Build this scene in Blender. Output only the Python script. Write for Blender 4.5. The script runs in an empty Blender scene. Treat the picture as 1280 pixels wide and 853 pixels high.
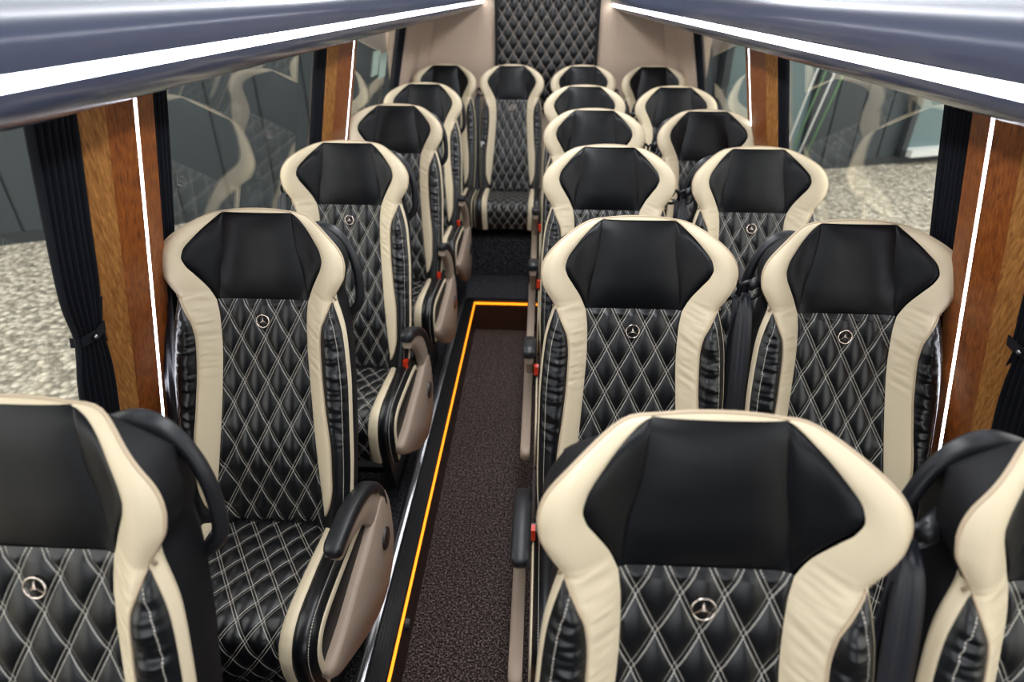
import bpy, math, random
from mathutils import Vector, noise, Matrix
random.seed(7)
C = bpy.context.scene.collection
PI = math.pi

# ------------------------------------------------------------------ helpers
class MB:
    def __init__(s): s.v=[]; s.f=[]; s.uv=[]
    def vert(s,p,uv=(0,0)):
        s.v.append(tuple(p)); s.uv.append(uv); return len(s.v)-1
    def face(s,*i): s.f.append(tuple(i))
    def grid(s,rows,uvs=None,close=False,flip=False):
        ids=[]
        for i,r in enumerate(rows):
            ids.append([s.vert(p, uvs[i][j] if uvs else (0,0)) for j,p in enumerate(r)])
        for i in range(len(ids)-1):
            a,b=ids[i],ids[i+1]; n=len(a)
            for j in range(n if close else n-1):
                k=(j+1)%n
                q=(a[j],a[k],b[k],b[j])
                s.face(*(q[::-1] if flip else q))
        return ids
    def box(s,c,d,rz=0,M=None):
        cx,cy,cz=c; hx,hy,hz=d[0]/2,d[1]/2,d[2]/2
        cr,sr=math.cos(rz),math.sin(rz); ids=[]
        for z in (-hz,hz):
            for x,y in ((-hx,-hy),(hx,-hy),(hx,hy),(-hx,hy)):
                p=Vector((cx+x*cr-y*sr,cy+x*sr+y*cr,cz+z))
                if M: p=M@p
                ids.append(s.vert(p))
        a=ids
        for q in ((3,2,1,0),(4,5,6,7),(0,1,5,4),(1,2,6,5),(2,3,7,6),(3,0,4,7)): s.face(*[a[i] for i in q])
    def tube(s,pts,r,n=8,cap=True,closed=False,flat=1.0,up=None):
        pts=[Vector(p) for p in pts]; N=len(pts); rows=[]
        prev=None
        for i,p in enumerate(pts):
            if closed: t=pts[(i+1)%N]-pts[i-1]
            else: t=pts[min(i+1,N-1)]-pts[max(i-1,0)]
            t.normalize()
            if prev is None:
                a=Vector(up) if up else (Vector((0,0,1)) if abs(t.z)<.9 else Vector((1,0,0)))
            else: a=prev
            b=(a-t*a.dot(t)); b.normalize(); prev=b; c=t.cross(b)
            rr=r[i] if isinstance(r,(list,tuple)) else r
            rows.append([p+b*math.cos(2*PI*k/n)*rr+c*math.sin(2*PI*k/n)*rr*flat for k in range(n)])
        if closed: rows.append(rows[0])
        ids=s.grid(rows,close=True)
        if cap and not closed:
            s.face(*ids[0][::-1]); s.face(*ids[-1])
    def prism(s,poly,ax,a0,a1):
        # poly: list of 2D points, extruded along axis ax
        def mk(p,a):
            q=[0,0,0]; o=[i for i in range(3) if i!=ax]
            q[o[0]],q[o[1]]=p; q[ax]=a; return q
        A=[s.vert(mk(p,a0)) for p in poly]; B=[s.vert(mk(p,a1)) for p in poly]; n=len(poly)
        s.face(*A); s.face(*B[::-1])
        for i in range(n): s.face(A[i],B[i],B[(i+1)%n],A[(i+1)%n])
    def build(s,name,mat,parent=None,smooth=True,fix=True,bevel=None,kind=None,auto=None):
        me=bpy.data.meshes.new(name); me.from_pydata(s.v,[],s.f)
        uvl=me.uv_layers.new(name='UVMap')
        for l in me.loops: uvl.data[l.index].uv=s.uv[l.vertex_index]
        if fix:
            import bmesh
            bm=bmesh.new(); bm.from_mesh(me); bmesh.ops.recalc_face_normals(bm,faces=bm.faces); bm.to_mesh(me); bm.free()
        me.materials.append(mat)
        for p in me.polygons: p.use_smooth=smooth
        if auto is not None and smooth:
            me.set_sharp_from_angle(angle=math.radians(auto))
        o=bpy.data.objects.new(name,me); C.objects.link(o)
        if bevel:
            m=o.modifiers.new('bevel','BEVEL'); m.width=bevel; m.segments=3; m.limit_method='ANGLE'; m.angle_limit=math.radians(40)
        if parent: o.parent=parent
        if kind: o['kind']=kind
        return o
def empty(name,loc,label,cat,group=None):
    o=bpy.data.objects.new(name,None); C.objects.link(o); o.location=loc; o.empty_display_size=.1
    tag(o,label,cat,group); return o
def tag(o,label,cat,group=None):
    o['label']=label; o['category']=cat
    if group: o['group']=group
    return o
def copy_tree(o,parent=None):
    c=o.copy(); C.objects.link(c)
    if parent: c.parent=parent
    for ch in [x for x in bpy.data.objects if x.parent==o]:
        copy_tree(ch,c)
    return c
def smooth(a,b,x):
    t=min(1,max(0,(x-a)/(b-a))); return t*t*(3-2*t)
def interp(tab):
    tab=sorted(tab); X=[t[0] for t in tab]; Y=[t[1] for t in tab]; n=len(X)
    h=[X[i+1]-X[i] for i in range(n-1)]; dl=[(Y[i+1]-Y[i])/h[i] for i in range(n-1)]
    m=[0]*n; m[0]=dl[0]; m[-1]=dl[-1]
    for i in range(1,n-1):
        m[i]=0 if dl[i-1]*dl[i]<=0 else (h[i-1]+h[i])*1.0/((h[i-1])/dl[i]+(h[i])/dl[i-1]) if True else 0
    def f(x):
        if x<=X[0]: return Y[0]
        if x>=X[-1]: return Y[-1]
        i=0
        while x>X[i+1]: i+=1
        t=(x-X[i])/h[i]; t2=t*t; t3=t2*t
        return (2*t3-3*t2+1)*Y[i]+(t3-2*t2+t)*h[i]*m[i]+(-2*t3+3*t2)*Y[i+1]+(t3-t2)*h[i]*m[i+1]
    return f
def spline(pts,n=6):
    pts=[Vector(p) for p in pts]; out=[]
    for i in range(len(pts)-1):
        p0=pts[max(i-1,0)];p1=pts[i];p2=pts[i+1];p3=pts[min(i+2,len(pts)-1)]
        for k in range(n):
            t=k/n
            out.append(.5*((2*p1)+(p2-p0)*t+(2*p0-5*p1+4*p2-p3)*t*t+(-p0+3*p1-3*p2+p3)*t**3))
    out.append(pts[-1]); return out

# ------------------------------------------------------------------ materials
def newmat(name):
    m=bpy.data.materials.new(name); m.use_nodes=True
    nt=m.node_tree; b=nt.nodes['Principled BSDF']; return m,nt,b
def N(nt,t,**k):
    n=nt.nodes.new(t)
    for a,v in k.items(): setattr(n,a,v)
    return n
def mathn(nt,op,a,b=None,c=None):
    n=N(nt,'ShaderNodeMath',operation=op)
    for i,v in enumerate((a,b,c)):
        if v is None: continue
        if isinstance(v,(int,float)): n.inputs[i].default_value=v
        else: nt.links.new(v,n.inputs[i])
    return n.outputs[0]
def col(b,c): b.inputs['Base Color'].default_value=(*c,1)
def simple(name,c,rough=.5,metal=0,spec=.5,noise_scale=None,bump=.2,dist=.001,var=0.0,coat=0):
    m,nt,b=newmat(name); col(b,c); b.inputs['Roughness'].default_value=rough; b.inputs['Metallic'].default_value=metal
    b.inputs['Specular IOR Level'].default_value=spec
    if coat: b.inputs['Coat Weight'].default_value=coat; b.inputs['Coat Roughness'].default_value=.15
    if noise_scale:
        tc=N(nt,'ShaderNodeTexCoord'); no=N(nt,'ShaderNodeTexNoise'); no.inputs['Scale'].default_value=noise_scale; no.inputs['Detail'].default_value=3
        nt.links.new(tc.outputs['Object'],no.inputs['Vector'])
        bp=N(nt,'ShaderNodeBump'); bp.inputs['Strength'].default_value=bump; bp.inputs['Distance'].default_value=dist
        nt.links.new(no.outputs['Fac'],bp.inputs['Height']); nt.links.new(bp.outputs['Normal'],b.inputs['Normal'])
        if var:
            mx=N(nt,'ShaderNodeMix',data_type='RGBA'); mx.inputs['A'].default_value=(*[q*(1-var) for q in c],1); mx.inputs['B'].default_value=(*[min(1,q*(1+var)) for q in c],1)
            nt.links.new(no.outputs['Fac'],mx.inputs['Factor']); nt.links.new(mx.outputs['Result'],b.inputs['Base Color'])
    return m
def emit(name,c,s):
    m,nt,b=newmat(name); col(b,(0,0,0)); b.inputs['Emission Color'].default_value=(*c,1); b.inputs['Emission Strength'].default_value=s
    return m
BLK=(.0035,.004,.0055)
leather=simple('black_leather',BLK,.37,spec=.29,noise_scale=900,bump=.25,dist=.0006)
shellm=simple('black_shell_fabric',(.005,.0055,.007),.55,spec=.28,noise_scale=1500,bump=.4,dist=.0006)
cream=simple('cream_leather',(.76,.645,.455),.42,spec=.4,noise_scale=900,bump=.2,dist=.0005,var=.03)
pipe=simple('piping',(.56,.44,.30),.5)
beige=simple('beige_plastic',(.40,.305,.235),.45,noise_scale=700,bump=.15,dist=.0005)
blackp=simple('black_plastic',(.014,.015,.018),.38,noise_scale=1200,bump=.2,dist=.0004)
red=simple('red_plastic',(.75,.045,.012),.35)
red.node_tree.nodes['Principled BSDF'].inputs['Emission Color'].default_value=(0,0,0,1)
chrome=simple('emblem_chrome',(.85,.74,.66),.25,metal=1)
steel=simple('steel',(.45,.45,.47),.3,metal=1)
webbing=simple('belt_webbing',(.014,.015,.022),.42,spec=.55)
def stitched(name,diamond=(.061,.109),zoff=-.09,panel=False,sep=.0032,half=.00085,thread=(.44,.41,.36),dash=15):
    m,nt,b=newmat(name); b.inputs['Roughness'].default_value=.34; b.inputs['Specular IOR Level'].default_value=.55
    uv=N(nt,'ShaderNodeUVMap'); uv.uv_map='UVMap'; sp=N(nt,'ShaderNodeSeparateXYZ'); nt.links.new(uv.outputs[0],sp.inputs[0])
    X,Z=sp.outputs[0],sp.outputs[1]
    dw,dh=diamond; g=math.hypot(1/dw,1/dh)
    xs=mathn(nt,'DIVIDE',X,dw); zs=mathn(nt,'DIVIDE',mathn(nt,'SUBTRACT',Z,zoff),dh)
    u=mathn(nt,'ADD',xs,zs); v=mathn(nt,'SUBTRACT',xs,zs)
    def line(a,o):
        fr=mathn(nt,'ABSOLUTE',mathn(nt,'SUBTRACT',mathn(nt,'FRACT',mathn(nt,'ADD',a,100.5)),.5))
        d=mathn(nt,'DIVIDE',fr,g)
        l=mathn(nt,'LESS_THAN',mathn(nt,'ABSOLUTE',mathn(nt,'SUBTRACT',d,sep)),half)
        ds=mathn(nt,'LESS_THAN',mathn(nt,'FRACT',mathn(nt,'MULTIPLY',mathn(nt,'ADD',o,100),dash)),.74)
        return mathn(nt,'MULTIPLY',l,ds)
    mk=mathn(nt,'MAXIMUM',line(u,v),line(v,u))
    mx=N(nt,'ShaderNodeMix',data_type='RGBA'); mx.inputs['A'].default_value=(*BLK,1); mx.inputs['B'].default_value=(*thread,1)
    nt.links.new(mk,mx.inputs['Factor']); nt.links.new(mx.outputs['Result'],b.inputs['Base Color'])
    tc=N(nt,'ShaderNodeTexCoord'); no=N(nt,'ShaderNodeTexNoise'); no.inputs['Scale'].default_value=700; nt.links.new(tc.outputs['Object'],no.inputs['Vector'])
    hh=mathn(nt,'ADD',mathn(nt,'MULTIPLY',mk,1.0),mathn(nt,'MULTIPLY',no.outputs['Fac'],.35))
    bp=N(nt,'ShaderNodeBump'); bp.inputs['Strength'].default_value=.35; bp.inputs['Distance'].default_value=.0008
    nt.links.new(hh,bp.inputs['Height']); nt.links.new(bp.outputs['Normal'],b.inputs['Normal'])
    return m
quiltm=stitched('quilted_black_leather')
quiltc=stitched('quilted_black_cushion',(.061,.085),0)
panelm=stitched('quilted_wall_leather',(.078,.118),0,sep=.003,half=.0012,thread=(.42,.36,.30),dash=14)
def boltmat():
    m,nt,b=newmat('bolster_leather'); b.inputs['Roughness'].default_value=.33; b.inputs['Specular IOR Level'].default_value=.6
    uv=N(nt,'ShaderNodeUVMap'); uv.uv_map='UVMap'; sp=N(nt,'ShaderNodeSeparateXYZ'); nt.links.new(uv.outputs[0],sp.inputs[0])
    l=mathn(nt,'LESS_THAN',mathn(nt,'ABSOLUTE',mathn(nt,'SUBTRACT',sp.outputs[0],.014)),.0008)
    ds=mathn(nt,'LESS_THAN',mathn(nt,'FRACT',mathn(nt,'MULTIPLY',mathn(nt,'ADD',sp.outputs[1],10),210)),.68)
    mk=mathn(nt,'MULTIPLY',l,ds)
    mx=N(nt,'ShaderNodeMix',data_type='RGBA'); mx.inputs['A'].default_value=(*BLK,1); mx.inputs['B'].default_value=(.5,.46,.40,1)
    nt.links.new(mk,mx.inputs['Factor']); nt.links.new(mx.outputs['Result'],b.inputs['Base Color'])
    return m
bolst=boltmat()

# ------------------------------------------------------------------ seat shape (x across, z above the headrest seam)
ZA=1.05
WH,HC,HH,PE=.229,.102,.113,2.15
outlow=interp([(HC,WH),(.08,.2255),(.055,.212),(.035,.199),(.02,.191)])
def outer(z):
    if z<HC: return outlow(z)
    return WH*max(0,1-min(1,(z-HC)/HH)**PE)**(1/PE)
def ztop(x): return HC+HH*max(0,1-(abs(x)/WH)**PE)**(1/PE)
padE=interp([(.2085,.086),(.19,.112),(.16,.147),(.132,.170),(.115,.174),(.097,.169),(.07,.154),(.035,.134),(0,.118)])
padS=interp([(.2085,.086),(.13,.093),(.06,.107),(0,.114)])
quE=interp([(0,.118),(-.04,.1125),(-.1,.111),(-.2,.116),(-.35,.128),(-.45,.139),(-.525,.148),(-.60,.150)])
crO=interp([(.02,.191),(.005,.185),(-.015,.176),(-.045,.163),(-.09,.158),(-.16,.160),(-.24,.167),(-.35,.178),(-.43,.178),(-.49,.167),(-.527,.150)])
boO=interp([(.016,.195),(-.02,.206),(-.06,.215),(-.12,.221),(-.2,.225),(-.35,.225),(-.5,.219),(-.6,.212)])
def sil(z): return outer(z) if z>=.018 else boO(z)
def yb(z):
    w=smooth(-.06,.06,z)
    return w*.26*z+(1-w)*(.36*z)
def dsh(x,z):
    a=abs(x)
    hd=smooth(-.05,.03,z)
    ramp=hd*.062*smooth(.10,.212,a)+(1-hd)*.056*smooth(.095,.185,a)
    d=ramp+.016*math.exp(-((z+.38)/.13)**2)*(1-smooth(.06,.16,a))
    if z>HC: t=((a/WH)**PE+((z-HC)/HH)**PE)**(1/PE)
    else: t=a/sil(z)
    k=.013+.003*smooth(HC,HC+.09,z)-.008*(1-smooth(.07,.13,a))*smooth(HC,HC+.05,z)
    if t>.78: d-= k*((t-.78)/.22)**2.4
    if z>.15: d-= .004*((z-.15)/.07)**2
    if z<-.55: d-= .05*((-.55-z)/.06)**2
    return d
def nz(x,y,z): return noise.noise(Vector((x,y,z)))
def bpos(x,z,h=0): return Vector((x,yb(z)-dsh(x,z)-h,ZA+z))
def strip(mb,z0,z1,n,L,R,m,hf,side=1,uvf=None):
    rows=[];uvs=[]
    for i in range(n+1):
        z=z0+(z1-z0)*i/n; a,b=L(z),R(z); r=[];q=[]
        for j in range(m+1):
            s=j/m; x=a+(b-a)*s
            r.append(bpos(side*x,z,hf(x,z,s))); q.append(uvf(side*x,z,s,a,b) if uvf else (side*x,z))
        rows.append(r);uvs.append(q)
    mb.grid(rows,uvs,flip=(side<0))
def puff(s,a,p=4): return a*(1-abs(2*s-1)**p)
DW,DH=.061,.109
def diamond(x,z,dw,dh,zo,amp):
    u=x/dw+(z-zo)/dh; v=x/dw-(z-zo)/dh
    a=abs(math.sin(PI*u)); b=abs(math.sin(PI*v))
    return amp*(a*b)**.5*1.1
def head_parts():
    P={}
    mb=MB()
    ph=lambda z: (1-abs((z-.104)/.104)**4)
    strip(mb,.208,0,60,lambda z:-padS(z),lambda z:padS(z),28,lambda x,z,s:.009*ph(z)*(1-abs(2*s-1)**3)*1.25-.0035+.0007*nz(x*20,0,z*20))
    for sd in (1,-1):
        strip(mb,.208,0,60,padS,padE,12,lambda x,z,s:.009*ph(z)*(1-abs(2*s-1)**3)-.0035+.0006*nz(x*25,3,z*25),sd)
    P['headrest']=(mb,leather)
    mb=MB()
    ez=lambda z: min(1,(-z)/.012) if z>-.012 else 1
    strip(mb,0,-.6,200,lambda z:-quE(z),lambda z:quE(z),80,
        lambda x,z,s: ez(z)*diamond(x,z,DW,DH,-.09,.0095)*min(1,(1-abs(2*s-1))/.05+.15)-.002)
    P['quilted_panel']=(mb,quiltm)
    return P
def wrink(x,z,z0,z1,amp,fx,fz,ph=0):
    w=smooth(z0-.05,z0+.02,z)*(1-smooth(z1-.015,z1+.02,z))
    if w<=0: return 0
    return w*amp*(nz(x*fx+ph,ph,z*fz+x*fz*.35)+.5*nz(x*fx*2,ph+5,z*fz*2.1))
def seat_parts():
    P=[]
    for k,(mb,m) in head_parts().items(): P.append((k,mb,m))
    for sd in (1,-1):
        mb=MB()
        inn=lambda z: padE(z) if z>0 else quE(z)
        out=lambda z: outer(z) if z>.018 else max(crO(z),quE(z)+.0003)
        strip(mb,.208,-.526,230,lambda z: padE(min(z,.214)) if z>0 else quE(z),out,14,
            lambda x,z,s: puff(s,.0055 if z<.02 else .004)*min(1,(z+.526)/.03)+.0008+wrink(x*sd,z,-.17,.03,.0032,14,75,sd*3)*math.sin(PI*s)**.5,sd)
        P.append(('cream_trim',mb,cream))
        mb=MB()
        strip(mb,.016,-.6,190,lambda z:(crO(z) if z>-.52 else quE(z)),boO,14,
            lambda x,z,s: puff(s,.008,3)*min(1,(.016-z)/.03)+wrink(x*sd,z,-.30,.0,.0062,9,52,sd*9)*math.sin(PI*min(1,s*1.05))**.6,sd,
            uvf=lambda x,z,s,a,b:((1-s)*(b-a),z))
        P.append(('side_bolster',mb,bolst))
    # cream cap over the headrest
    mb=MB(); rows=[]
    xc=outer(.208)
    for i in range(5):
        r=[]
        for j in range(33):
            x=-xc+2*xc*j/32; zt=ztop(x); z=.208+(max(zt,.2081)-.208)*i/4
            r.append(bpos(x,z,.001 if i<4 else 0))
        rows.append(r)
    mb.grid(rows,flip=True); P.append(('top_trim',mb,cream))
    # piping
    mb=MB()
    pts=[(-.2,.02)]+[(-outer(z),z) for z in [.03+(HC-.03)*i/8 for i in range(8)]]
    pts+=[(-WH*abs(math.cos(t))**(2/PE),HC+HH*math.sin(t)**(2/PE)) for t in [PI/2*i/26 for i in range(27)]]
    full=[bpos(x,z,-.001) for x,z in pts]+[bpos(-x,z,-.001) for x,z in pts[-2::-1]]
    mb.tube(full,.0030,6)
    for sd in (1,-1):
        mb.tube([bpos(sd*crO(z),z,.003) for z in [.02-.54*i/70 for i in range(71)]],.0022,6)
    P.append(('piping',mb,pipe))
    for sd in (1,-1):
        mb=MB()
        zs=[.03-.62*i/50 for i in range(51)]
        rows=[]
        for z in zs:
            x=sil(z) if z<.018 else .2+ (z-.018)*.4
            p=bpos(sd*boO(min(z,.016)),z,0)
            rows.append([p+Vector(q) for q in ((sd*-.004,.001,0),(sd*.0018,.003,0),(sd*.0005,.012,0),(sd*.004,.018,0),(sd*.001,.029,0),(sd*-.006,.031,0))])
        mb.grid(rows,close=True); P.append(('side_ribbon',mb,cream))
    # shell
    mb=MB()
    zs=[.085,.06,.04,.02,0,-.03,-.08,-.15,-.25,-.35,-.45,-.55,-.6]
    top=[(WH*abs(math.cos(t))**(2/PE),HC+HH*math.sin(t)**(2/PE)) for t in [PI/2*i/16 for i in range(16,-1,-1)]]
    half=top+[(sil(z),z) for z in zs]
    loop=half+[(.15,-.605),(.05,-.605),(-.05,-.605),(-.15,-.605)]+[(-x,z) for x,z in half[:0:-1]]
    def ring(kx,kz,dy,use):
        r=[]
        for x,z in loop:
            xs=abs(x)
            if use: xs=min(xs,.205+.02*smooth(0,-.1,z)) ; 
            if use and xs>.17 and -.06<z<.1: xs=max(xs,.200)
            xx=math.copysign(xs*kx,x); z2=z if z<0 else z*kz
            yf=yb(z)-dsh(x*.999,z)
            y=yf+.001 if dy==0 else max(yf+.002+dy*.35,yb(z)+dy)
            r.append(Vector((xx,y,ZA+z2)))
        return r
    rows=[ring(.992,.995,0,0),ring(.98,.97,.006,0),ring(.97,.84,.035,1),ring(.95,.66,.075,1),ring(.88,.48,.10,1),ring(.72,.32,.112,1),ring(.3,.15,.115,1)]
    ids=mb.grid(rows,close=True); mb.face(*ids[-1])
    P.append(('back_shell',mb,shellm))
    # emblem
    mb=MB()
    c=Vector((0,yb(-.048)-dsh(0,-.048)-.011,ZA-.048)); up=Vector((0,.36,1)).normalized(); rt=Vector((1,0,0)); 
    R=.0162
    mb.tube([c+rt*R*math.cos(t)+up*R*math.sin(t) for t in [2*PI*i/28 for i in range(28)]],.0017,6,closed=True)
    fw=Vector((0,-1,.36)).normalized()
    for k in range(3):
        a=PI/2+k*2*PI/3; d=rt*math.cos(a)+up*math.sin(a); p=rt*math.cos(a+PI/2)+up*math.sin(a+PI/2)
        i0=[mb.vert(c+p*.0036),mb.vert(c-p*.0036),mb.vert(c+d*R),mb.vert(c+d*.003+fw*.0022)]
        mb.face(i0[0],i0[3],i0[2]); mb.face(i0[3],i0[1],i0[2]); mb.face(i0[0],i0[2],i0[1])
    P.append(('emblem',mb,chrome))
    return P
# cushion: profile of (y,z) with arc length
prof=spline([(0,-.13,-.585),(0,-.20,-.578),(0,-.28,-.570),(0,-.40,-.562),(0,-.48,-.560),(0,-.525,-.568),(0,-.553,-.592),(0,-.563,-.63),(0,-.562,-.68),(0,-.552,-.73)],8)
pl=[0]
for i in range(1,len(prof)): pl.append(pl[-1]+(prof[i]-prof[i-1]).length)
PLEN=pl[-1]
def cpos(x,s,h=0):
    s=max(0,min(PLEN,s)); i=0
    while i<len(pl)-2 and s>pl[i+1]: i+=1
    t=(s-pl[i])/(pl[i+1]-pl[i]); p=prof[i].lerp(prof[i+1],t)
    a=prof[max(i-1,0)]; b=prof[min(i+2,len(prof)-1)]; tg=(b-a).normalized(); n=Vector((0,tg.z,-tg.y))
    if n.z<0 and n.y>0: n=-n
    ax=abs(x); d=.030*smooth(.11,.19,ax)*smooth(0,.08,s)*(1-.5*smooth(PLEN-.2,PLEN,s))
    if ax>.2: d-=.028*((ax-.2)/.037)**2.4
    p=p+n*(d+h)
    return Vector((x,p.y,ZA+p.z))
def cstrip(mb,s0,s1,n,L,R,m,hf,side=1,uvf=None):
    rows=[];uvs=[]
    for i in range(n+1):
        s=s0+(s1-s0)*i/n; a,b=L(s),R(s); r=[];q=[]
        for j in range(m+1):
            t=j/m; x=a+(b-a)*t
            r.append(cpos(side*x,s,hf(x,s,t))); q.append(uvf(side*x,s,t,a,b) if uvf else (side*x,s))
        rows.append(r);uvs.append(q)
    mb.grid(rows,uvs,flip=(side<0))
def cushion_parts():
    P=[]
    cq=interp([(0,.150),(.1,.150),(.3,.146),(PLEN,.140)])
    co=interp([(.07,.152),(.085,.162),(.11,.171),(.2,.179),(.35,.180),(PLEN,.176)])
    mb=MB()
    cstrip(mb,0,PLEN,150,lambda s:-cq(s),lambda s:cq(s),70,lambda x,s,t: diamond(x,s,.061,.085,0,.0085)*min(1,(1-abs(2*t-1))/.05+.15)-.001)
    P.append(('cushion_quilting',mb,quiltc))
    for sd in (1,-1):
        mb=MB()
        cstrip(mb,.07,PLEN,90,cq,co,8,lambda x,s,t:puff(t,.006)+.0005+ .0012*nz(x*20,s*60,sd),sd)
        P.append(('cushion_trim',mb,cream))
        mb=MB()
        cstrip(mb,0,PLEN,100,lambda s: co(s) if s>.07 else cq(s),lambda s:.231,10,lambda x,s,t:puff(t,.006,3),sd,uvf=lambda x,s,t,a,b:((1-t)*(b-a),s))
        P.append(('cushion_bolster',mb,bolst))
        mb=MB(); rows=[]
        for i in range(41):
            p=cpos(sd*.231,.04+(PLEN-.04)*i/40); 
            n=(cpos(sd*.2,.04+(PLEN-.04)*i/40,.01)-cpos(sd*.2,.04+(PLEN-.04)*i/40,0)).normalized()
            o=Vector((sd,0,0))
            rows.append([p+o*-.003+n*.001,p+o*.003+n*.0015,p+o*.002-n*.007,p+o*.005-n*.012,p+o*.002-n*.019,p-o*.005-n*.02])
        mb.grid(rows,close=True); P.append(('cushion_ribbon',mb,cream))
    mb=MB(); rows=[]
    for k,(dx,dz) in enumerate(((.230,-.002),(.232,-.02),(.230,-.10),(.21,-.15))):
        r=[]
        ss=[PLEN*i/24 for i in range(25)]
        for sgn in (1,-1):
            for s in (ss if sgn==1 else ss[::-1]):
                p=cpos(sgn*.2365,s); q=Vector((sgn*dx,p.y+ (0 if s<PLEN*.6 else .004*k),max(p.z+dz, ZA-.745 - .01*k)))
                if p.z+dz<ZA-.745: q.z=min(p.z,ZA-.742)-.002*k
                r.append(q)
        rows.append(r)
    ids=mb.grid(rows,close=True); mb.face(*ids[-1])
    P.append(('cushion_base',mb,shellm))
    return P
def arm_parts(sd,tilt):
    AX=.238 if sd>0 else .262
    # aisle side panel, armrest and buckle; sd=+1 right, -1 left
    out=[]
    mb=MB(); 
    poly=[(-.02,-.62),(.005,-.70),(.0,-.82),(-.04,-.90),(-.12,-.935),(-.22,-.92),(-.34,-.86),(-.45,-.785),(-.54,-.715),(-.565,-.68),(-.55,-.655),(-.45,-.655),(-.32,-.64),(-.22,-.63),(-.14,-.61),(-.08,-.60)]
    poly=[(p.y,p.z) for p in spline([(0,a,b) for a,b in poly]+[(0,-.02,-.62)],4)][:-1]
    cy,cz=-.25,-.75
    rows=[]
    for x,k in ((AX-.012,.99),(AX-.009,1.0),(AX+.007,1.0),(AX+.017,.975),(AX+.021,.93)):
        rows.append([(sd*x,cy+(a-cy)*k,ZA+cz+(b-cz)*k) for a,b in poly])
    ids=mb.grid(rows,close=True); mb.face(*ids[0]); mb.face(*ids[-1])
    out.append(('side_panel',mb,beige,[]))
    # armrest: cream arched stem with a black pad on top
    pv=Vector((0,-.115,-.76))
    M=Matrix.Translation(pv)@Matrix.Rotation(math.radians(-tilt),4,'X')@Matrix.Translation(-pv)
    def T(x,y,z):
        p=M@Vector((x,y,z)); return (sd*p.x,p.y,p.z+ZA)
    topo=spline([(0,-.050,-.80),(0,-.040,-.72),(0,-.045,-.645),(0,-.075,-.57),(0,-.13,-.51),(0,-.20,-.472),(0,-.30,-.447),(0,-.395,-.442)],6)
    boti=spline([(0,-.175,-.80),(0,-.165,-.73),(0,-.165,-.66),(0,-.18,-.61),(0,-.21,-.57),(0,-.26,-.535),(0,-.33,-.505),(0,-.395,-.49)],6)
    mb=MB(); rows=[]
    for a,b in zip(topo,boti):
        c=(a+b)/2; e=(a-b)/2
        rr=[]
        for k in range(12):
            t=2*PI*k/12; cx=math.copysign(abs(math.cos(t))**.6,math.cos(t)); sy=math.copysign(abs(math.sin(t))**.6,math.sin(t))
            p=c+e*sy; rr.append(T(AX+.017*cx,p.y,p.z))
        rows.append(rr)
    ids=mb.grid(rows,close=True); mb.face(*ids[0]); mb.face(*ids[-1])
    out.append(('armrest',mb,beige,[]))
    pad=MB(); rows=[]
    tp=[p for p in topo if p.z>-.66]
    n=len(tp)
    for i,a in enumerate(tp):
        t0=tp[max(i-1,0)]; t1=tp[min(i+1,n-1)]; tg=(t1-t0).normalized(); nn=Vector((0,-tg.z,tg.y)); 
        if nn.z<0: nn=-nn
        if a.z<-.52 and nn.y<0: nn=-nn
        th=.016*min(1,(i+.5)/4+.2); rr=[]
        for k in range(12):
            t=2*PI*k/12; cx=math.copysign(abs(math.cos(t))**.55,math.cos(t)); sy=math.copysign(abs(math.sin(t))**.55,math.sin(t))
            dn=(.010 if sy>0 else .022 if i>8 else .006)
            p=a+nn*(sy*(dn if sy<0 else th)); rr.append(T(AX+.0235*cx,p.y,p.z))
        rows.append(rr)
    # rounded nose of the pad
    e=tp[-1]
    for dy,k in ((-.012,.93),(-.02,.72),(-.024,.4)):
        rr=[]
        for q in range(12):
            t=2*PI*q/12; cx=math.copysign(abs(math.cos(t))**.55,math.cos(t)); sy=math.copysign(abs(math.sin(t))**.55,math.sin(t))
            rr.append(T(AX+.0235*cx*k,e.y+dy,e.z-.003+sy*k*(.016 if sy>0 else .022)))
        rows.append(rr)
    ids=pad.grid(rows,close=True); pad.face(*ids[0]); pad.face(*ids[-1])
    knob=MB()
    c=M@Vector((0,-.10,-.745))
    knob.tube([(sd*(AX+.016),c.y,c.z+ZA),(sd*(AX+.027),c.y,c.z+ZA)],[.036,.033],20)
    out[-1][3].append(('arm_pad',pad,blackp)); out[-1][3].append(('pivot_cap',knob,blackp))
    mb=MB(); mb.box((sd*(AX-.026),-.235,ZA-.56),(.022,.030,.075),M=None)
    bt=MB(); bt.box((sd*(AX-.026),-.246,ZA-.53),(.017,.022,.036))
    out.append(('belt_buckle',mb,blackp,[('release_button',bt,red)]))
    return out
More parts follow.
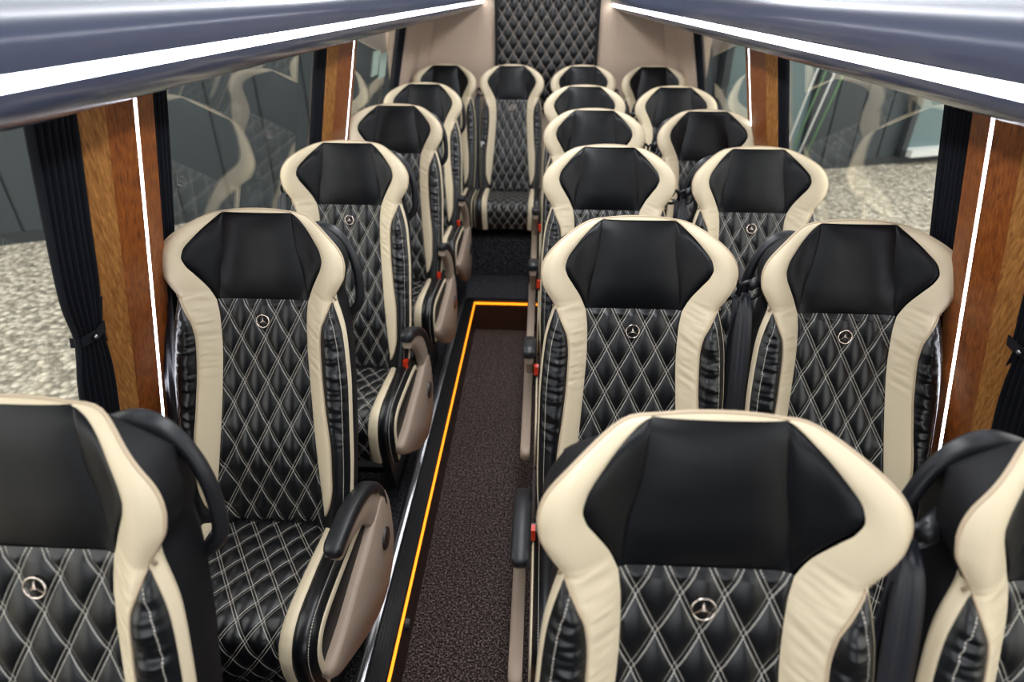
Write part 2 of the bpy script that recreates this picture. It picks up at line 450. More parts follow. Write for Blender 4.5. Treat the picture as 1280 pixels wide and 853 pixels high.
def shoulder_belt(sd,drop=.62,flare=.03):
    out=[]
    g=MB()
    # guide loop hooked on the shell shoulder
    c=Vector((sd*.232,.03,ZA+.045))
    g.tube([c+Vector((sd*(.026*math.cos(t)),-.004*math.sin(t),.026*math.sin(t)*1.0)) for t in [2*PI*i/20 for i in range(20)]],.0052,8,closed=True)
    g.tube([(sd*.19,.05,ZA+.075),(sd*.215,.035,ZA+.068),(sd*.238,.02,ZA+.06)],.013,10)
    out.append(('belt_guide',g,blackp))
    w=MB(); rows=[]
    oy=-.028 if sd<0 else .0
    path=spline([(sd*.236,.035,ZA+.035),(sd*.247,.008,ZA+.030),(sd*.25,oy*.4-.006,ZA-.01),(sd*.25,oy-.03,ZA-.12),(sd*.25,oy-.09,ZA-.30),(sd*.25,-.17,ZA-.48),(sd*.25,-.22,ZA-.62)],8)
    n=len(path)
    for i,p in enumerate(path):
        t=i/(n-1); wd=.009+(.014 if sd<0 else .006)*smooth(0,.45,t); tw=.30-.2*t
        ax=Vector((sd*math.cos(tw),math.sin(tw),0)).normalized()
        nn=Vector((ax.y,-ax.x,0)); r=[]
        for k in range(9):
            s=-1+k/4; fold=.0035*math.sin(s*7+i*.08)*(1-.5*t)
            r.append(p+ax*wd*s+nn*fold)
        r2=[q+nn*.0018 for q in r[::-1]]
        rows.append(r+r2)
    ids=w.grid(rows,close=True); w.face(*ids[0]); w.face(*ids[-1])
    out.append(('belt_strap',w,webbing))
    return out
def handle(sd):
    mb=MB()
    pts=spline([(sd*.10,.085,ZA+.150),(sd*.14,.092,ZA+.160),(sd*.175,.092,ZA+.150),(sd*.205,.087,ZA+.118),(sd*.224,.080,ZA+.070),(sd*.229,.075,ZA+.01),(sd*.222,.07,ZA-.04),(sd*.19,.07,ZA-.075)],5)
    mb.tube(pts,[.0185-.0065*smooth(4,18,i) for i in range(len(pts))],10)
    return [('grab_handle',mb,blackp)]
def base_parts(z0):
    out=[]
    for sx in (-1,1):
        mb=MB()
        zt=.335
        mb.prism([(-.48,zt),(-.12,zt),(-.17,z0+.03),(-.15,z0),(-.42,z0),(-.40,z0+.03)],0,sx*.15-.015,sx*.15+.015)
        out.append(('leg',mb,blackp))
    mb=MB(); mb.box((0,-.30,.325),(.40,.34,.03)); mb.box((0,-.30,z0+.05),(.30,.03,.03))
    out.append(('seat_frame',mb,blackp))
    mb=MB()
    for sx in (-1,1): mb.prism([(-.19,.32),(-.10,.32),(-.06,.47),(-.11,.47)],0,sx*.2-.01,sx*.2+.01)
    out.append(('recliner_bracket',mb,blackp))
    return out
_mesh={}
def mk(key,name,mb,mat,parent,auto=None):
    """build once, then share the mesh data between seats"""
    if key in _mesh:
        o=bpy.data.objects.new(name,_mesh[key]); C.objects.link(o); o.parent=parent; return o
    o=mb.build(name,mat,parent,auto=auto); _mesh[key]=o.data; return o
common=seat_parts()+cushion_parts()
def seat(X,Y,label,belt=0,arm=0,tilt=0,hand=0,group='black and cream coach seats',z=0,z0=0):
    r=empty('coach_seat',(X,Y,z),label,'seat',group)
    for i,(n,mb,m) in enumerate(common): mk(('c',i),n,mb,m,r)
    for i,(n,mb,m) in enumerate(base_parts(z0)): mk(('b',i,z0),n,mb,m,r,auto=35)
    if arm:
        for i,(n,mb,m,ch) in enumerate(arm_parts(arm,tilt)):
            o=mk(('a',arm,tilt,i),n,mb,m,r,auto=50)
            if n=='belt_buckle' : pass
            for j,(n2,mb2,m2) in enumerate(ch): mk(('a',arm,tilt,i,j),n2,mb2,m2,o,auto=50)
    if belt:
        for i,(n,mb,m) in enumerate(shoulder_belt(belt)): mk(('s',belt,i),n,mb,m,r)
    if hand:
        for i,(n,mb,m) in enumerate(handle(hand)): mk(('h',hand,i),n,mb,m,r)
    return r
XL,XR,XW=-.698,.238,.754
YL=[.55,1.342,2.124,2.934,3.701]; YR=[.563,1.338,2.113,2.865,3.654]
ordL=['cut off at the lower left corner of the photo','in the left row with its whole quilted cushion in view','third from the front in the left row','fourth from the front in the left row','rearmost of the left row, just before the rear bench']
ordR=['nearest the camera, big headrest at bottom centre right','second nearest on the right side of the aisle','third nearest on the right side of the aisle','fourth nearest on the right side of the aisle','fifth nearest on the right side of the aisle']
ordW=['cut off at the lower right corner of the photo','beside the near glowing wooden pillar on the right','by the large right window, third in its row','fourth from the front by the right windows','by the right windows, last before the rear bench']
for i in range(5):
    seat(XL,YL[i],'black and cream seat '+ordL[i],belt=-1,arm=1,tilt=[0,0,16,20,20][i],hand=1)
for i in range(5):
    seat(XR,YR[i],'black and cream seat '+ordR[i],belt=1,arm=-1,tilt=[0,0,10,10,10][i])
for i in range(5):
    seat(XW,YR[i],'black and cream seat '+ordW[i],belt=-1,hand=-1)
Yb=4.398; PLH=.27
for X,l in ((-.672,'leftmost seat of the rear bench by the left window, black and cream'),(-.213,'rear bench seat facing up the aisle, its quilted back in view'),(.269,'third seat from the left in the rear bench, black and cream'),(.743,'rightmost seat of the rear bench by the right window, black and cream')):
    s=seat(X,Yb,l,belt=(-1 if X<0 else 1),z=.032,z0=PLH-.032); s.scale=(.945,1,1)
    if X==-.213:
        mb=MB(); p=bpos(-.205,-.27,.006); mb.box(p,(.026,.004,.045)); t_=mb.build('belt_tag',simple('white_tag',(.7,.72,.7),.5),s,smooth=False); t_['label']='small white tag on the belt'

# ------------------------------------------------------------------ the vehicle shell
def XLw(z): return -(.965+(1.15-z)*.225) if z>.45 else -(.965+.7*.225)
def XRw(z): return 1.005+(1.15-z)*.23 if z>.45 else 1.005+.7*.23
carpet=simple('brown_carpet',(.045,.030,.026),.95,spec=.1,noise_scale=420,bump=1,dist=.004,var=.0)
nt=carpet.node_tree; b=nt.nodes['Principled BSDF']
def speckle(m,c0,c1,c2,scale):
    nt=m.node_tree; b=nt.nodes['Principled BSDF']
    tc=N(nt,'ShaderNodeTexCoord'); vo=N(nt,'ShaderNodeTexNoise'); vo.inputs['Scale'].default_value=scale; vo.inputs['Detail'].default_value=2; vo.inputs['Roughness'].default_value=.8
    nt.links.new(tc.outputs['Object'],vo.inputs['Vector'])
    cr=N(nt,'ShaderNodeValToRGB'); e=cr.color_ramp.elements; e[0].position=.36; e[0].color=(*c0,1); e[1].position=.66; e[1].color=(*c2,1)
    q=cr.color_ramp.elements.new(.5); q.color=(*c1,1)
    nt.links.new(vo.outputs['Fac'],cr.inputs[0]); nt.links.new(cr.outputs[0],b.inputs['Base Color'])
speckle(carpet,(.008,.0055,.005),(.036,.025,.023),(.36,.29,.27),150)
blackcarpet=simple('black_carpet',(.02,.021,.024),.95,spec=.1,noise_scale=420,bump=1,dist=.004)
speckle(blackcarpet,(.006,.006,.007),(.022,.023,.027),(.16,.16,.18),150)
darkwood=simple('brown_riser',(.050,.020,.011),.4)
rubber=simple('black_rubber',(.008,.008,.009),.35)
beigewall=simple('beige_fabric_wall',(.70,.545,.42),.9,spec=.15,noise_scale=160,bump=.5,dist=.002,var=.14)
darkwall=simple('dark_wall_lining',(.03,.03,.034),.8)
FZ=-.20; XE=-.405; XE2=.0; YE=3.44
mb=MB(); mb.box(((XE+XE2)/2,.95,FZ-.02),(XE2-XE,5.1,.04)); mb.build('floor',carpet,kind='structure',smooth=False)
def slab(name,x0,x1,y0,y1,z0,z1,m,**k):
    mb=MB(); mb.box(((x0+x1)/2,(y0+y1)/2,(z0+z1)/2),(x1-x0,y1-y0,z1-z0)); return mb.build(name,m,smooth=False,kind='structure',**k)
p1=slab('podium_floor',-1.12,XE-.012,-1.6,YE,FZ-.04,0,blackcarpet)
p2=slab('podium_floor',XE2+.012,1.16,-1.6,YE,FZ-.04,0,blackcarpet)
slab('step_floor',-1.12,1.16,YE+.012,3.87,FZ-.04,0,blackcarpet)
slab('rear_platform_floor',-1.12,1.16,3.872,4.74,FZ-.04,PLH,blackcarpet)
slab('trim_1',XE-.012,XE,-.6,YE,FZ,-.006,darkwood)
slab('trim_2',XE2,XE2+.012,-.6,YE,FZ,-.006,darkwood)
slab('trim_3',XE,XE2,YE,YE+.012,FZ,-.006,darkwood)
# nosing profile with grooves along the podium edge
mb=MB()
poly=[(XE-.062,0),(XE-.062,.006)]
for k in range(5):
    x=XE-.058+k*.0105; poly+=[(x,.008),(x+.007,.008),(x+.007,.0045),(x+.0105,.0045)]
poly+=[(XE-.004,.008),(XE-.001,.004),(XE-.001,0)]
mb.prism(poly,1,-.6,YE)
mb.build('edge_trim',rubber,smooth=False); o=bpy.data.objects['edge_trim']
tag(o,'black ribbed rubber edge strip along the left side of the sunken aisle','edge strip')
mb=MB()
mb.prism([(XE-.062,0),(XE-.062,.006),(XE-.03,.0085),(.2,.0085),(.2,0)],1,YE+.013,YE+.05); o=mb.build('edge_trim',rubber,smooth=False)
tag(o,'black rubber nosing on the cross step at the end of the aisle','edge strip')
for Xr,lab in ((-.485,'silver seat rail running beside the left podium edge'),(.045,'silver seat rail under the double row by the aisle')):
    mb=MB(); mb.prism([(Xr-.014,0),(Xr-.014,.008),(Xr-.006,.010),(Xr-.004,.004),(Xr+.004,.004),(Xr+.006,.010),(Xr+.014,.008),(Xr+.014,0)],1,-.5,YE-.02)
    tag(mb.build('seat_rail',steel,smooth=False),lab,'seat rail')
orange=emit('orange_led',(1.0,.27,.010),2.1)
mb=MB(); mb.box((XE+.003,(-.6+YE)/2,-.004),(.007,YE+.6,.009)); mb.box(((XE+XE2)/2,YE-.004,-.004),(XE2-XE,.007,.012))
tag(mb.build('aisle_light_strip',orange,smooth=False),'thin glowing orange light strip edging the sunken aisle floor','light strip')
# round socket button on the aisle riser
mb=MB(); mb.tube([(XE-.0,1.22,-.075),(XE+.014,1.22,-.075)],[.024,.020],20); tag(mb.build('floor_button',blackp,auto=40),'small round black knob on the riser below the orange strip','knob')

# side walls
WIN=[(-.5,1.18),(1.34,2.66),(2.92,4.14)]
def wall(side,Xf,name):
    s=-1 if side=='L' else 1
    mb=MB(); t=.04
    def quadbox(y0,y1,z0,z1):
        ids=[]
        for y in (y0,y1):
            for z in (z0,z1):
                for dx in (0,t): ids.append(mb.vert((Xf(z)+s*dx,y,z)))
        a=ids
        for q in ((0,1,3,2),(4,6,7,5),(0,4,5,1),(2,3,7,6),(0,2,6,4),(1,5,7,3)): mb.face(*[a[i] for i in q])
    quadbox(-1.6,4.76,-.24,.45); quadbox(-1.6,4.76,.45,.74); quadbox(-1.6,4.76,1.60,2.05); quadbox(-1.6,-.5,.74,1.60)
    edges=[-.5]+[e for w in WIN for e in w][1:]
    quadbox(WIN[0][1],WIN[1][0],.74,1.60); quadbox(WIN[1][1],WIN[2][0],.74,1.60); quadbox(WIN[2][1],4.76,.74,1.60)
    o=mb.build(name,darkwall,smooth=False,kind='structure'); return o
wall('L',XLw,'wall_left'); wall('R',XRw,'wall_right')
mb=MB(); mb.box((.02,-1.62,.45),(2.3,.04,1.3)); mb.box((.02,-1.62,1.98),(2.3,.04,.22)); mb.build('added_front_wall',darkwall,smooth=False,kind='structure')  # unseen bulkhead, added to keep low sky out of the leather reflections
# glass
def glassmat():
    m=bpy.data.materials.new('tinted_glass'); m.use_nodes=True; nt=m.node_tree; nt.nodes.clear()
    out=N(nt,'ShaderNodeOutputMaterial'); tr=N(nt,'ShaderNodeBsdfTransparent'); tr.inputs[0].default_value=(.94,.93,.89,1)
    gl=N(nt,'ShaderNodeBsdfGlossy'); gl.inputs['Roughness'].default_value=.0; gl.inputs[0].default_value=(1,1,1,1)
    ge=N(nt,'ShaderNodeNewGeometry'); dt=N(nt,'ShaderNodeVectorMath',operation='DOT_PRODUCT'); nt.links.new(ge.outputs['Incoming'],dt.inputs[0]); nt.links.new(ge.outputs['Normal'],dt.inputs[1])
    cs=mathn(nt,'ABSOLUTE',dt.outputs['Value']); pw=mathn(nt,'POWER',mathn(nt,'SUBTRACT',1,cs),5)
    fr=mathn(nt,'ADD',.085,mathn(nt,'MULTIPLY',pw,.9))
    mx=N(nt,'ShaderNodeMixShader'); nt.links.new(fr,mx.inputs[0]); nt.links.new(tr.outputs[0],mx.inputs[1]); nt.links.new(gl.outputs[0],mx.inputs[2]); nt.links.new(mx.outputs[0],out.inputs[0])
    return m
glass=glassmat()
wframe=simple('window_frame_black',(.012,.013,.016),.45)
n=1
for side,Xf in (('L',XLw),('R',XRw)):
    s=-1 if side=='L' else 1
    for y0,y1 in WIN:
        mb=MB(); z0,z1=.74,1.60
        a=[]
        for dx in (.012,.016):
            for y,z in ((y0,z0),(y1,z0),(y1,z1),(y0,z1)): a.append(mb.vert((Xf(z)+s*dx,y,z)))
        for q in ((0,1,2,3),(7,6,5,4),(0,4,5,1),(1,5,6,2),(2,6,7,3),(3,7,4,0)): mb.face(*[a[i] for i in q])
        root=mb.build('window_%d'%n,glass,smooth=False,kind='structure')
        fm=MB()
        for (ya,za,yb_,zb) in ((y0,z0,y1,z0+.03),(y0,z1-.03,y1,z1),(y0,z0,y0+.02,z1),(y1-.02,z0,y1,z1)):
            a=[]
            for dx in (-.002,.011):
                for y,z in ((ya,za),(yb_,za),(yb_,zb),(ya,zb)): a.append(fm.vert((Xf(z)+s*dx,y,z)))
            for q in ((0,1,2,3),(7,6,5,4),(0,4,5,1),(1,5,6,2),(2,6,7,3),(3,7,4,0)): fm.face(*[a[i] for i in q])
        fm.build('window_frame',wframe,root,smooth=False)
        n+=1
# wood pillars
def woodmat(name,c0,c1,scale=1,rough=.4):
    m,nt,b=newmat(name); b.inputs['Roughness'].default_value=rough
    tc=N(nt,'ShaderNodeTexCoord'); mp=N(nt,'ShaderNodeMapping'); mp.inputs['Scale'].default_value=(95*scale,95*scale,2.2*scale)
    nt.links.new(tc.outputs['Object'],mp.inputs[0])
    no=N(nt,'ShaderNodeTexNoise'); no.inputs['Scale'].default_value=1.6; no.inputs['Detail'].default_value=6; no.inputs['Distortion'].default_value=.8
    nt.links.new(mp.outputs[0],no.inputs['Vector'])
    wv=N(nt,'ShaderNodeTexWave'); wv.inputs['Scale'].default_value=.35; wv.inputs['Distortion'].default_value=9; wv.inputs['Detail'].default_value=3; wv.inputs['Detail Scale'].default_value=.6
    nt.links.new(mp.outputs[0],wv.inputs['Vector'])
    f=mathn(nt,'ADD',mathn(nt,'MULTIPLY',no.outputs['Fac'],.95),mathn(nt,'MULTIPLY',wv.outputs['Fac'],.07))
    cr=N(nt,'ShaderNodeValToRGB'); e=cr.color_ramp.elements; e[0].position=.3; e[0].color=(*c0,1); e[1].position=.72; e[1].color=(*c1,1)
    nt.links.new(f,cr.inputs[0]); nt.links.new(cr.outputs[0],b.inputs['Base Color'])
    bp=N(nt,'ShaderNodeBump'); bp.inputs['Strength'].default_value=.3; bp.inputs['Distance'].default_value=.0008; nt.links.new(f,bp.inputs['Height']); nt.links.new(bp.outputs[0],b.inputs['Normal'])
    return m
wood=woodmat('cherry_wood_veneer',(.13,.030,.006),(.36,.105,.018)); oak=woodmat('oak_edge',(.24,.085,.018),(.58,.26,.07),1.3)
led=emit('white_led',(.86,.90,1.0),9)
rackled=emit('rack_led',(.95,.96,1.0),13)
n=4
for side,Xf in (('L',XLw),('R',XRw)):
    s=1 if side=='L' else -1     # inward direction
    for (ya,yf,yr,yl,yled) in ((1.125,1.165,1.335,1.325,1.252),(2.62,2.655,2.94,2.93,2.86)):
        # body: main face with a groove, chamfered flank towards the front
        zs=[.50,1.62]
        def sec(z,pts): return [Vector((Xf(z)+s*nx,y,z)) for y,nx in pts]
        main=[(yf,.0),(yf,.050),(yled-.006,.056),(yled-.006,.048),(yled+.006,.048),(yled+.006,.056),(yl,.050),(yr,.0)]
        mb=MB(); ids=mb.grid([sec(z,main) for z in zs],close=True); mb.face(*ids[0]); mb.face(*ids[1])
        root=mb.build('trim_%d'%n,wood,smooth=False,kind='structure'); n+=1
        fl=MB(); pts=[(ya,.0),(ya+.006,.018),(yf-.0005,.050),(yf-.0005,.0)]
        ids=fl.grid([sec(z,pts) for z in zs],close=True); fl.face(*ids[0]); fl.face(*ids[1]); fl.build('oak_edging',oak,root,smooth=False)
        lm=MB(); pts=[(yled-.0056,.049),(yled-.0056,.0555),(yled+.0056,.0555),(yled+.0056,.049)]
        ids=lm.grid([sec(z,pts) for z in (.68,1.61)],close=True); lm.face(*ids[0]); lm.face(*ids[1]); lm.build('light_strip',led,root,smooth=False)
# curtains
cloth=simple('black_curtain_cloth',(.008,.009,.014),.8,spec=.25)
def curtain(side,Xf,y0,y1,label,zt=1.555,z0=.72,tie=None,bow=0,off=.008):
    s=1 if side=='L' else -1
    root=empty('curtain',(Xf(z0),(y0+y1)/2,z0),label,'curtain','black window curtains')
    mb=MB(); rows=[]; K=72; np_=max(5,int((y1-y0)/.016))
    nz_=40
    for i in range(nz_+1):
        z=z0+(zt-z0)*i/nz_; sq=1
        if tie: sq=1-.30*math.exp(-((z-tie)/.07)**2)
        yc=(y0+y1)/2+bow*smooth(1.35,.9,z) if bow else (y0+y1)/2
        hw=(y1-y0)/2*sq; r=[]
        for k in range(K+1):
            t=k/K; y=yc-hw+2*hw*t
            nx=off+.008*(1+math.sin(t*np_*2*PI+.6*math.sin(z*3+k*.05)))+.004*nz(t*6,z*2,y0)
            r.append(Vector((Xf(z)+s*nx-Xf(z0),y-(y0+y1)/2,z-z0)))
        r2=[p-Vector((s*.003,0,0)) for p in r[::-1]]
        rows.append(r+r2)
    ids=mb.grid(rows,close=True); mb.face(*ids[0]); mb.face(*ids[-1]); mb.build('cloth',cloth,root)
    if tie:
        tb=MB(); yc=(y0+y1)/2+(bow*smooth(1.35,.9,tie) if bow else 0); hw=(y1-y0)/2*.60
        pts=[(yc-hw-.003,.004),(yc-hw-.001,.026),(yc,.034),(yc+hw+.001,.026),(yc+hw+.003,.004)]
        rows=[[Vector((Xf(tie+dz)+s*n_-Xf(z0),y-(y0+y1)/2,tie+dz-z0)) for y,n_ in pts]+[Vector((Xf(tie+dz)+s*(n_-.003)-Xf(z0),y-(y0+y1)/2,tie+dz-z0)) for y,n_ in pts[::-1]] for dz in (-.012,.012)]
        ids=tb.grid(rows,close=True); tb.face(*ids[0]); tb.face(*ids[-1]); t=tb.build('tie_band',cloth,root,smooth=False)
        sb=MB(); c=Vector((Xf(tie)+s*.035-Xf(z0),0+yc-(y0+y1)/2-.01,tie-z0)); sb.tube([c,c+Vector((s*.005,0,0))],[.006,.004],12); sb.build('snap_button',steel,t)
curtain('L',XLw,1.01,1.135,'black gathered curtain tied back at the far left window edge',tie=1.09,bow=.01)
curtain('L',XLw,1.335,1.43,'black curtain just behind the near left wooden pillar')
curtain('L',XLw,2.47,2.60,'black curtain in front of the farther left wooden pillar')
curtain('L',XLw,4.00,4.15,'narrow black curtain by the left rear corner')
curtain('R',XRw,.99,1.15,'black curtain tied back at the right edge in front of the near wooden pillar',tie=1.10,bow=.05)
curtain('R',XRw,1.345,1.475,'wide black curtain beside the large right window pane')
curtain('R',XRw,2.50,2.60,'black curtain in front of the farther right wooden pillar')
curtain('R',XRw,3.96,4.12,'black curtain by the right rear corner')
# rear wall with side returns
mb=MB(); mb.box((.02,4.76,1.0),(2.3,.04,2.1)); mb.build('wall_rear',beigewall,smooth=False,kind='structure')
for side,Xf,nm in (('L',XLw,'trim_8'),('R',XRw,'trim_9')):
    s=1 if side=='L' else -1
    mb=MB(); pts=[(4.17,.0),(4.18,.03),(4.60,.05),(4.73,.10),(4.735,.0)]
    ids=mb.grid([[Vector((Xf(z)+s*n_,y,z)) for y,n_ in pts] for z in (.5,1.62)],close=True); mb.face(*ids[0]); mb.face(*ids[1])
    mb.build(nm,beigewall,smooth=False,kind='structure')
root=empty('quilted_panel',(.015,4.73,1.0),'tall black diamond-quilted leather panel on the beige rear wall','wall panel')
mb=MB(); rows=[];uvs=[]
for i in range(161):
    z=-.05+ .95*i/160; r=[];q=[]
    for k in range(101):
        x=-.345+.69*k/100; e=min(1,(.345-abs(x))/.02); r.append((x,-.012-diamond(x,z,.078,.118,0,.010)*e,z)); q.append((x,z))
    rows.append(r);uvs.append(q)
mb.grid(rows,uvs); mb.build('quilting',panelm,root,fix=False)
mb=MB(); mb.box((0,.0,.425),(.72,.014,.96)); 
for sx in (-1,1): mb.box((sx*.353,-.012,.425),(.02,.03,.96))
mb.build('panel_backing',leather,root,smooth=False)
# ceiling
ceil=simple('light_ceiling_lining',(.55,.55,.58),.6)
mb=MB(); mb.box((.02,1.58,2.07),(2.3,6.4,.04)); mb.build('ceiling',ceil,smooth=False,kind='structure')
# racks
rackm,rnt,rb=newmat('grey_blue_rack_gloss'); col(rb,(.085,.10,.165)); rb.inputs['Roughness'].default_value=.21; rb.inputs['Specular IOR Level'].default_value=1.0
CZ=1.732
def rack(side):
    s=-1 if side=='L' else 1
    # (|X|, drop below eye level) of the cross-section
    if side=='L':
        body=[(.75,-.20),(.70,-.12),(.662,-.06),(.6445,-.02),(.6365,.01),(.630,.035),(.6285,.06),(.637,.088)]
        ledp=[(.637,.088),(.640,.096),(.646,.109)]
        low=[(.646,.109),(.66,.132),(.69,.155),(.725,.167),(.765,.172),(.81,.168),(.84,.158),(.855,.135)]
        xb=9
    else:
        body=[(.79,-.20),(.74,-.12),(.704,-.06),(.686,-.02),(.6775,.012),(.670,.042),(.668,.08),(.682,.114)]
        ledp=[(.682,.114),(.686,.124),(.694,.138)]
        low=[(.694,.138),(.71,.160),(.74,.178),(.775,.187),(.81,.188),(.85,.18),(.885,.165),(.90,.14)]
        xb=9
    ys=[-.5,0,.5,1,1.5,2,2.5,3.0,3.3,3.6,3.9,4.2,4.5,4.73]
    def tf(x,h,y):
        k=1-.33*smooth(3.0,4.9,y)/smooth(3.0,4.9,4.7) if h<.2 else 1
        return Vector((s*x*k if x<xb else s*(x-(x*(1-k))*max(0,(1.1-x)/.3)),y,CZ-h*(k if h>0 else 1)))
    root=empty('overhead_rack',(s*.8,2,CZ),('long curved grey-blue overhead rack along the left windows' if s<0 else 'long curved grey-blue overhead rack along the right windows'),'overhead rack','overhead racks')
    off=Vector(root.location)
    def sweep(name,prof_,mat,close):
        mb=MB(); pp=[(p.x,p.y) for p in spline([(a,b_,0) for a,b_ in prof_],5)] if not close else prof_
        rows=[[tf(x,h,y)-off for x,h in pp] for y in ys]
        ids=mb.grid(rows,close=close)
        if close: mb.face(*ids[0]); mb.face(*ids[-1])
        return mb.build(name,mat,root,auto=60)
    bs=[(p.x,p.y) for p in spline([(a,b_,0) for a,b_ in body],4)]
    ls=[(p.x,p.y) for p in spline([(a,b_,0) for a,b_ in low],5)]
    ld=[(a+.004,b_) for a,b_ in ledp]
    full=bs+[(bs[-1][0]+.006,bs[-1][1]+.001)]+[(ls[0][0]+.006,ls[0][1]-.001)]+ls+[(low[-1][0]-.085,-.25),(bs[0][0]+.02,-.25)]
    sweep('rack_body',full,rackm,True)
    sweep('light_strip',[(ledp[0][0]+.0005,ledp[0][1]+.0005),(ledp[1][0]+.0005,ledp[1][1]),(ledp[2][0]+.0005,ledp[2][1]-.0005),(ledp[2][0]+.005,ledp[2][1]-.0015),(ledp[0][0]+.005,ledp[0][1]+.0015)],rackled,True)
rack('L'); rack('R')

# ------------------------------------------------------------------ outside
gm,gnt,gb=newmat('grey_gravel'); gb.inputs['Roughness'].default_value=.9
tc=N(gnt,'ShaderNodeTexCoord'); vo=N(gnt,'ShaderNodeTexVoronoi'); vo.inputs['Scale'].default_value=22; gnt.links.new(tc.outputs['Object'],vo.inputs['Vector'])
sp=N(gnt,'ShaderNodeSeparateColor'); gnt.links.new(vo.outputs['Color'],sp.inputs[0])
cr=N(gnt,'ShaderNodeValToRGB'); e=cr.color_ramp.elements; e[0].color=(.24,.22,.18,1); e[1].color=(.74,.68,.56,1); q=cr.color_ramp.elements.new(.45); q.color=(.44,.40,.32,1)
gnt.links.new(sp.outputs[0],cr.inputs[0])
mx=N(gnt,'ShaderNodeMix',data_type='RGBA',blend_type='MULTIPLY'); mx.inputs['Factor'].default_value=.8
c2=N(gnt,'ShaderNodeValToRGB'); c2.color_ramp.elements[0].position=.35; c2.color_ramp.elements[0].color=(1,1,1,1); c2.color_ramp.elements[1].position=.75; c2.color_ramp.elements[1].color=(.35,.33,.3,1)
gnt.links.new(vo.outputs['Distance'],c2.inputs[0]); gnt.links.new(cr.outputs[0],mx.inputs['A']); gnt.links.new(c2.outputs[0],mx.inputs['B']); gnt.links.new(mx.outputs['Result'],gb.inputs['Base Color'])
bp=N(gnt,'ShaderNodeBump'); bp.invert=True; bp.inputs['Strength'].default_value=.9; bp.inputs['Distance'].default_value=.03; gnt.links.new(vo.outputs['Distance'],bp.inputs['Height']); gnt.links.new(bp.outputs[0],gb.inputs['Normal'])
mb=MB(); GZ=-.55
for i in range(1): mb.box((0,10,GZ-.05),(60,50,.1))
mb.build('gravel_ground',gm,smooth=False,kind='structure')
clad=simple('dark_blue_grey_cladding',(.030,.040,.046),.5,noise_scale=6,bump=.1,dist=.01)
cframe=simple('anthracite_frame',(.020,.026,.030),.5)
sill=simple('pale_sill',(.62,.64,.62),.6)
inglass=simple('building_glass',(.12,.18,.19),.05,spec=.8)
def building(p0,p1,h,label,doors,seam=.5):
    p0=Vector((*p0,GZ)); p1=Vector((*p1,GZ)); d=(p1-p0); L=d.length; a=math.atan2(d.y,d.x)
    root=empty('building',p0,label,'building'); root.rotation_euler=(0,0,a)
    mb=MB()
    # vertical cladding ribs, local x along the wall, y away from the vehicle
    x=0; pts=[]
    while x<L: pts+=[(x,0),(x+seam-.03,0),(x+seam-.03,.025),(x+seam,.025)]; x+=seam
    pts+=[(L+.01,0),(L+.01,.5),(0,.5)]
    mb.prism(pts,2,.12,h); mb.build('clad_wall',clad,root,smooth=False)
    mb=MB(); mb.box((L/2,.05,.06),(L,.12,.12)); mb.build('plinth',cframe,root,smooth=False)
    for (x0,x1,z0,z1) in doors:
        fm=MB(); t=.10
        for b_ in ((x0,x1,z0,z0+t),(x0,x1,z1-t,z1),(x0,x0+t,z0,z1),(x1-t,x1,z0,z1)):
            fm.box(((b_[0]+b_[1])/2,-.05,(b_[2]+b_[3])/2),(b_[1]-b_[0],.14,b_[3]-b_[2]))
        f=fm.build('door_frame',cframe,root,smooth=False)
        g=MB(); g.box(((x0+x1)/2,-.02,(z0+z1)/2),(x1-x0-.15,.03,z1-z0-.15)); g.build('pane',inglass,f,smooth=False)
        s_=MB(); s_.box(((x0+x1)/2,-.12,z0+.06),(x1-x0-.2,.2,.10)); s_.build('door_sill',sill,f,smooth=False)
    return root
building((-12,2.3),(-1.2,7.75),4.5,'dark blue-grey clad building across the gravel, seen through the left windows',[(5.2,6.9,.12,3.0)])
building((1.3,8.2),(14,12.6),4.5,'dark blue-grey building with glazed doors across the gravel, seen through the right windows',[(1.0,2.6,.12,3.2),(4.3,6.6,.12,3.2)])
green=simple('green_hose',(.10,.20,.09),.5)
root=empty('garden_poles',(3.1,8.2,GZ),'green bundle of leaning poles outside the right window','poles')
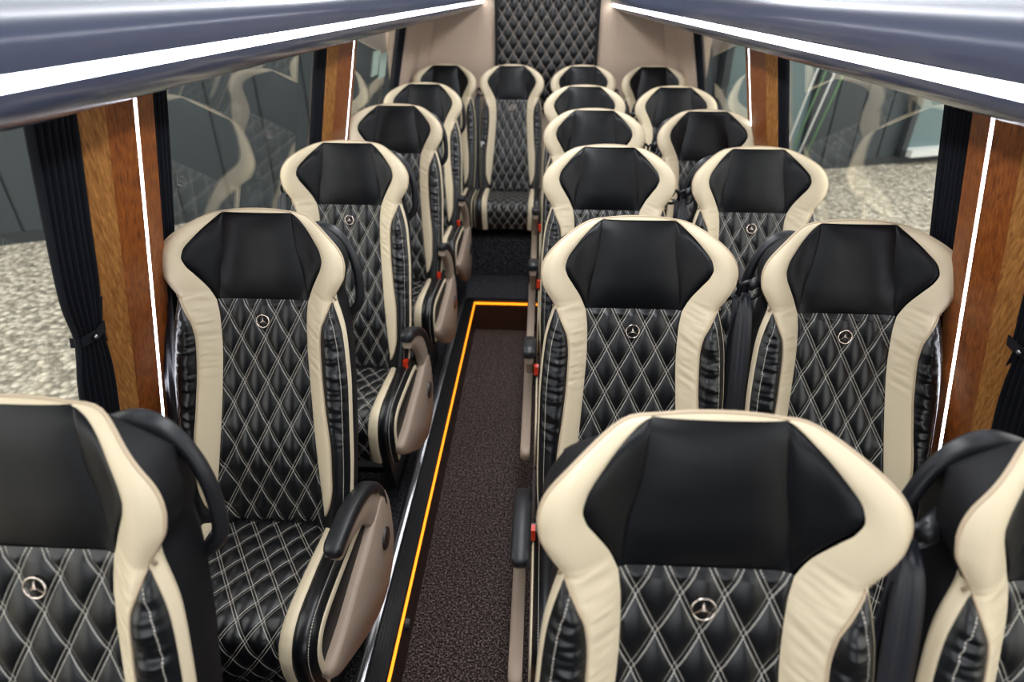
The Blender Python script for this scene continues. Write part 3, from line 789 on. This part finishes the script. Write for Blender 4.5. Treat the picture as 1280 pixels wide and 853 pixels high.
for k in range(4):
    mb=MB(); mb.tube([(k*.09,0,0),(.25+k*.11,.1,1.2),(.55+k*.12,.2,2.6)],.013,6); mb.build('pole',green if k%2 else sill,root)
# paper notice on the left rear window
mb=MB()
for (yy,zz,w,h) in ((3.60,1.30,.16,.13),):
    a=[mb.vert((XLw(z)+.008+dx,y,z)) for dx in (0,.001) for y,z in ((yy,zz),(yy+w,zz),(yy+w,zz+h),(yy,zz+h))]
    for q in ((0,1,2,3),(7,6,5,4),(0,4,5,1),(1,5,6,2),(2,6,7,3),(3,7,4,0)): mb.face(*[a[i] for i in q])
tag(mb.build('window_notice',simple('pale_paper',(.45,.58,.52),.6),smooth=False),'small pale green notice stuck on the left rear window','notice')

# ------------------------------------------------------------------ light
w=bpy.data.worlds.new('overcast'); bpy.context.scene.world=w; w.use_nodes=True
bg=w.node_tree.nodes['Background']; bg.inputs[0].default_value=(.93,.96,1.0,1); bg.inputs[1].default_value=2.6
def area(name,loc,rot,sx,sy,e,c=(1,1,1)):
    l=bpy.data.lights.new(name,'AREA'); l.shape='RECTANGLE'; l.size=sx; l.size_y=sy; l.energy=e; l.color=c
    o=bpy.data.objects.new(name,l); C.objects.link(o); o.location=loc; o.rotation_euler=rot; return o
# unseen ceiling light, added for the rack highlights and a brighter rear wall
area('added_ceiling_light',(.02,2.0,2.03),(0,0,0),.13,4.6,30,(.95,.97,1))

# ------------------------------------------------------------------ camera
cam=bpy.data.cameras.new('camera'); co=bpy.data.objects.new('camera',cam); C.objects.link(co)
cam.sensor_width=36; cam.lens=750/1280*36; cam.clip_start=.02
TH,YAW,ROLL=.529,.047,-.003
co.location=(0,0,CZ)
R=Matrix.Rotation(YAW,4,'Z')@Matrix.Rotation(PI/2-TH,4,'X')@Matrix.Rotation(-ROLL,4,'Z')
co.rotation_euler=R.to_euler()
cam.dof.use_dof=True; cam.dof.focus_distance=1.45; cam.dof.aperture_fstop=2.6
sc=bpy.context.scene; sc.camera=co
sc.view_settings.view_transform='Standard'; sc.view_settings.look='None'; sc.view_settings.gamma=1; sc.view_settings.exposure=.32
sc.view_settings.use_curve_mapping=False
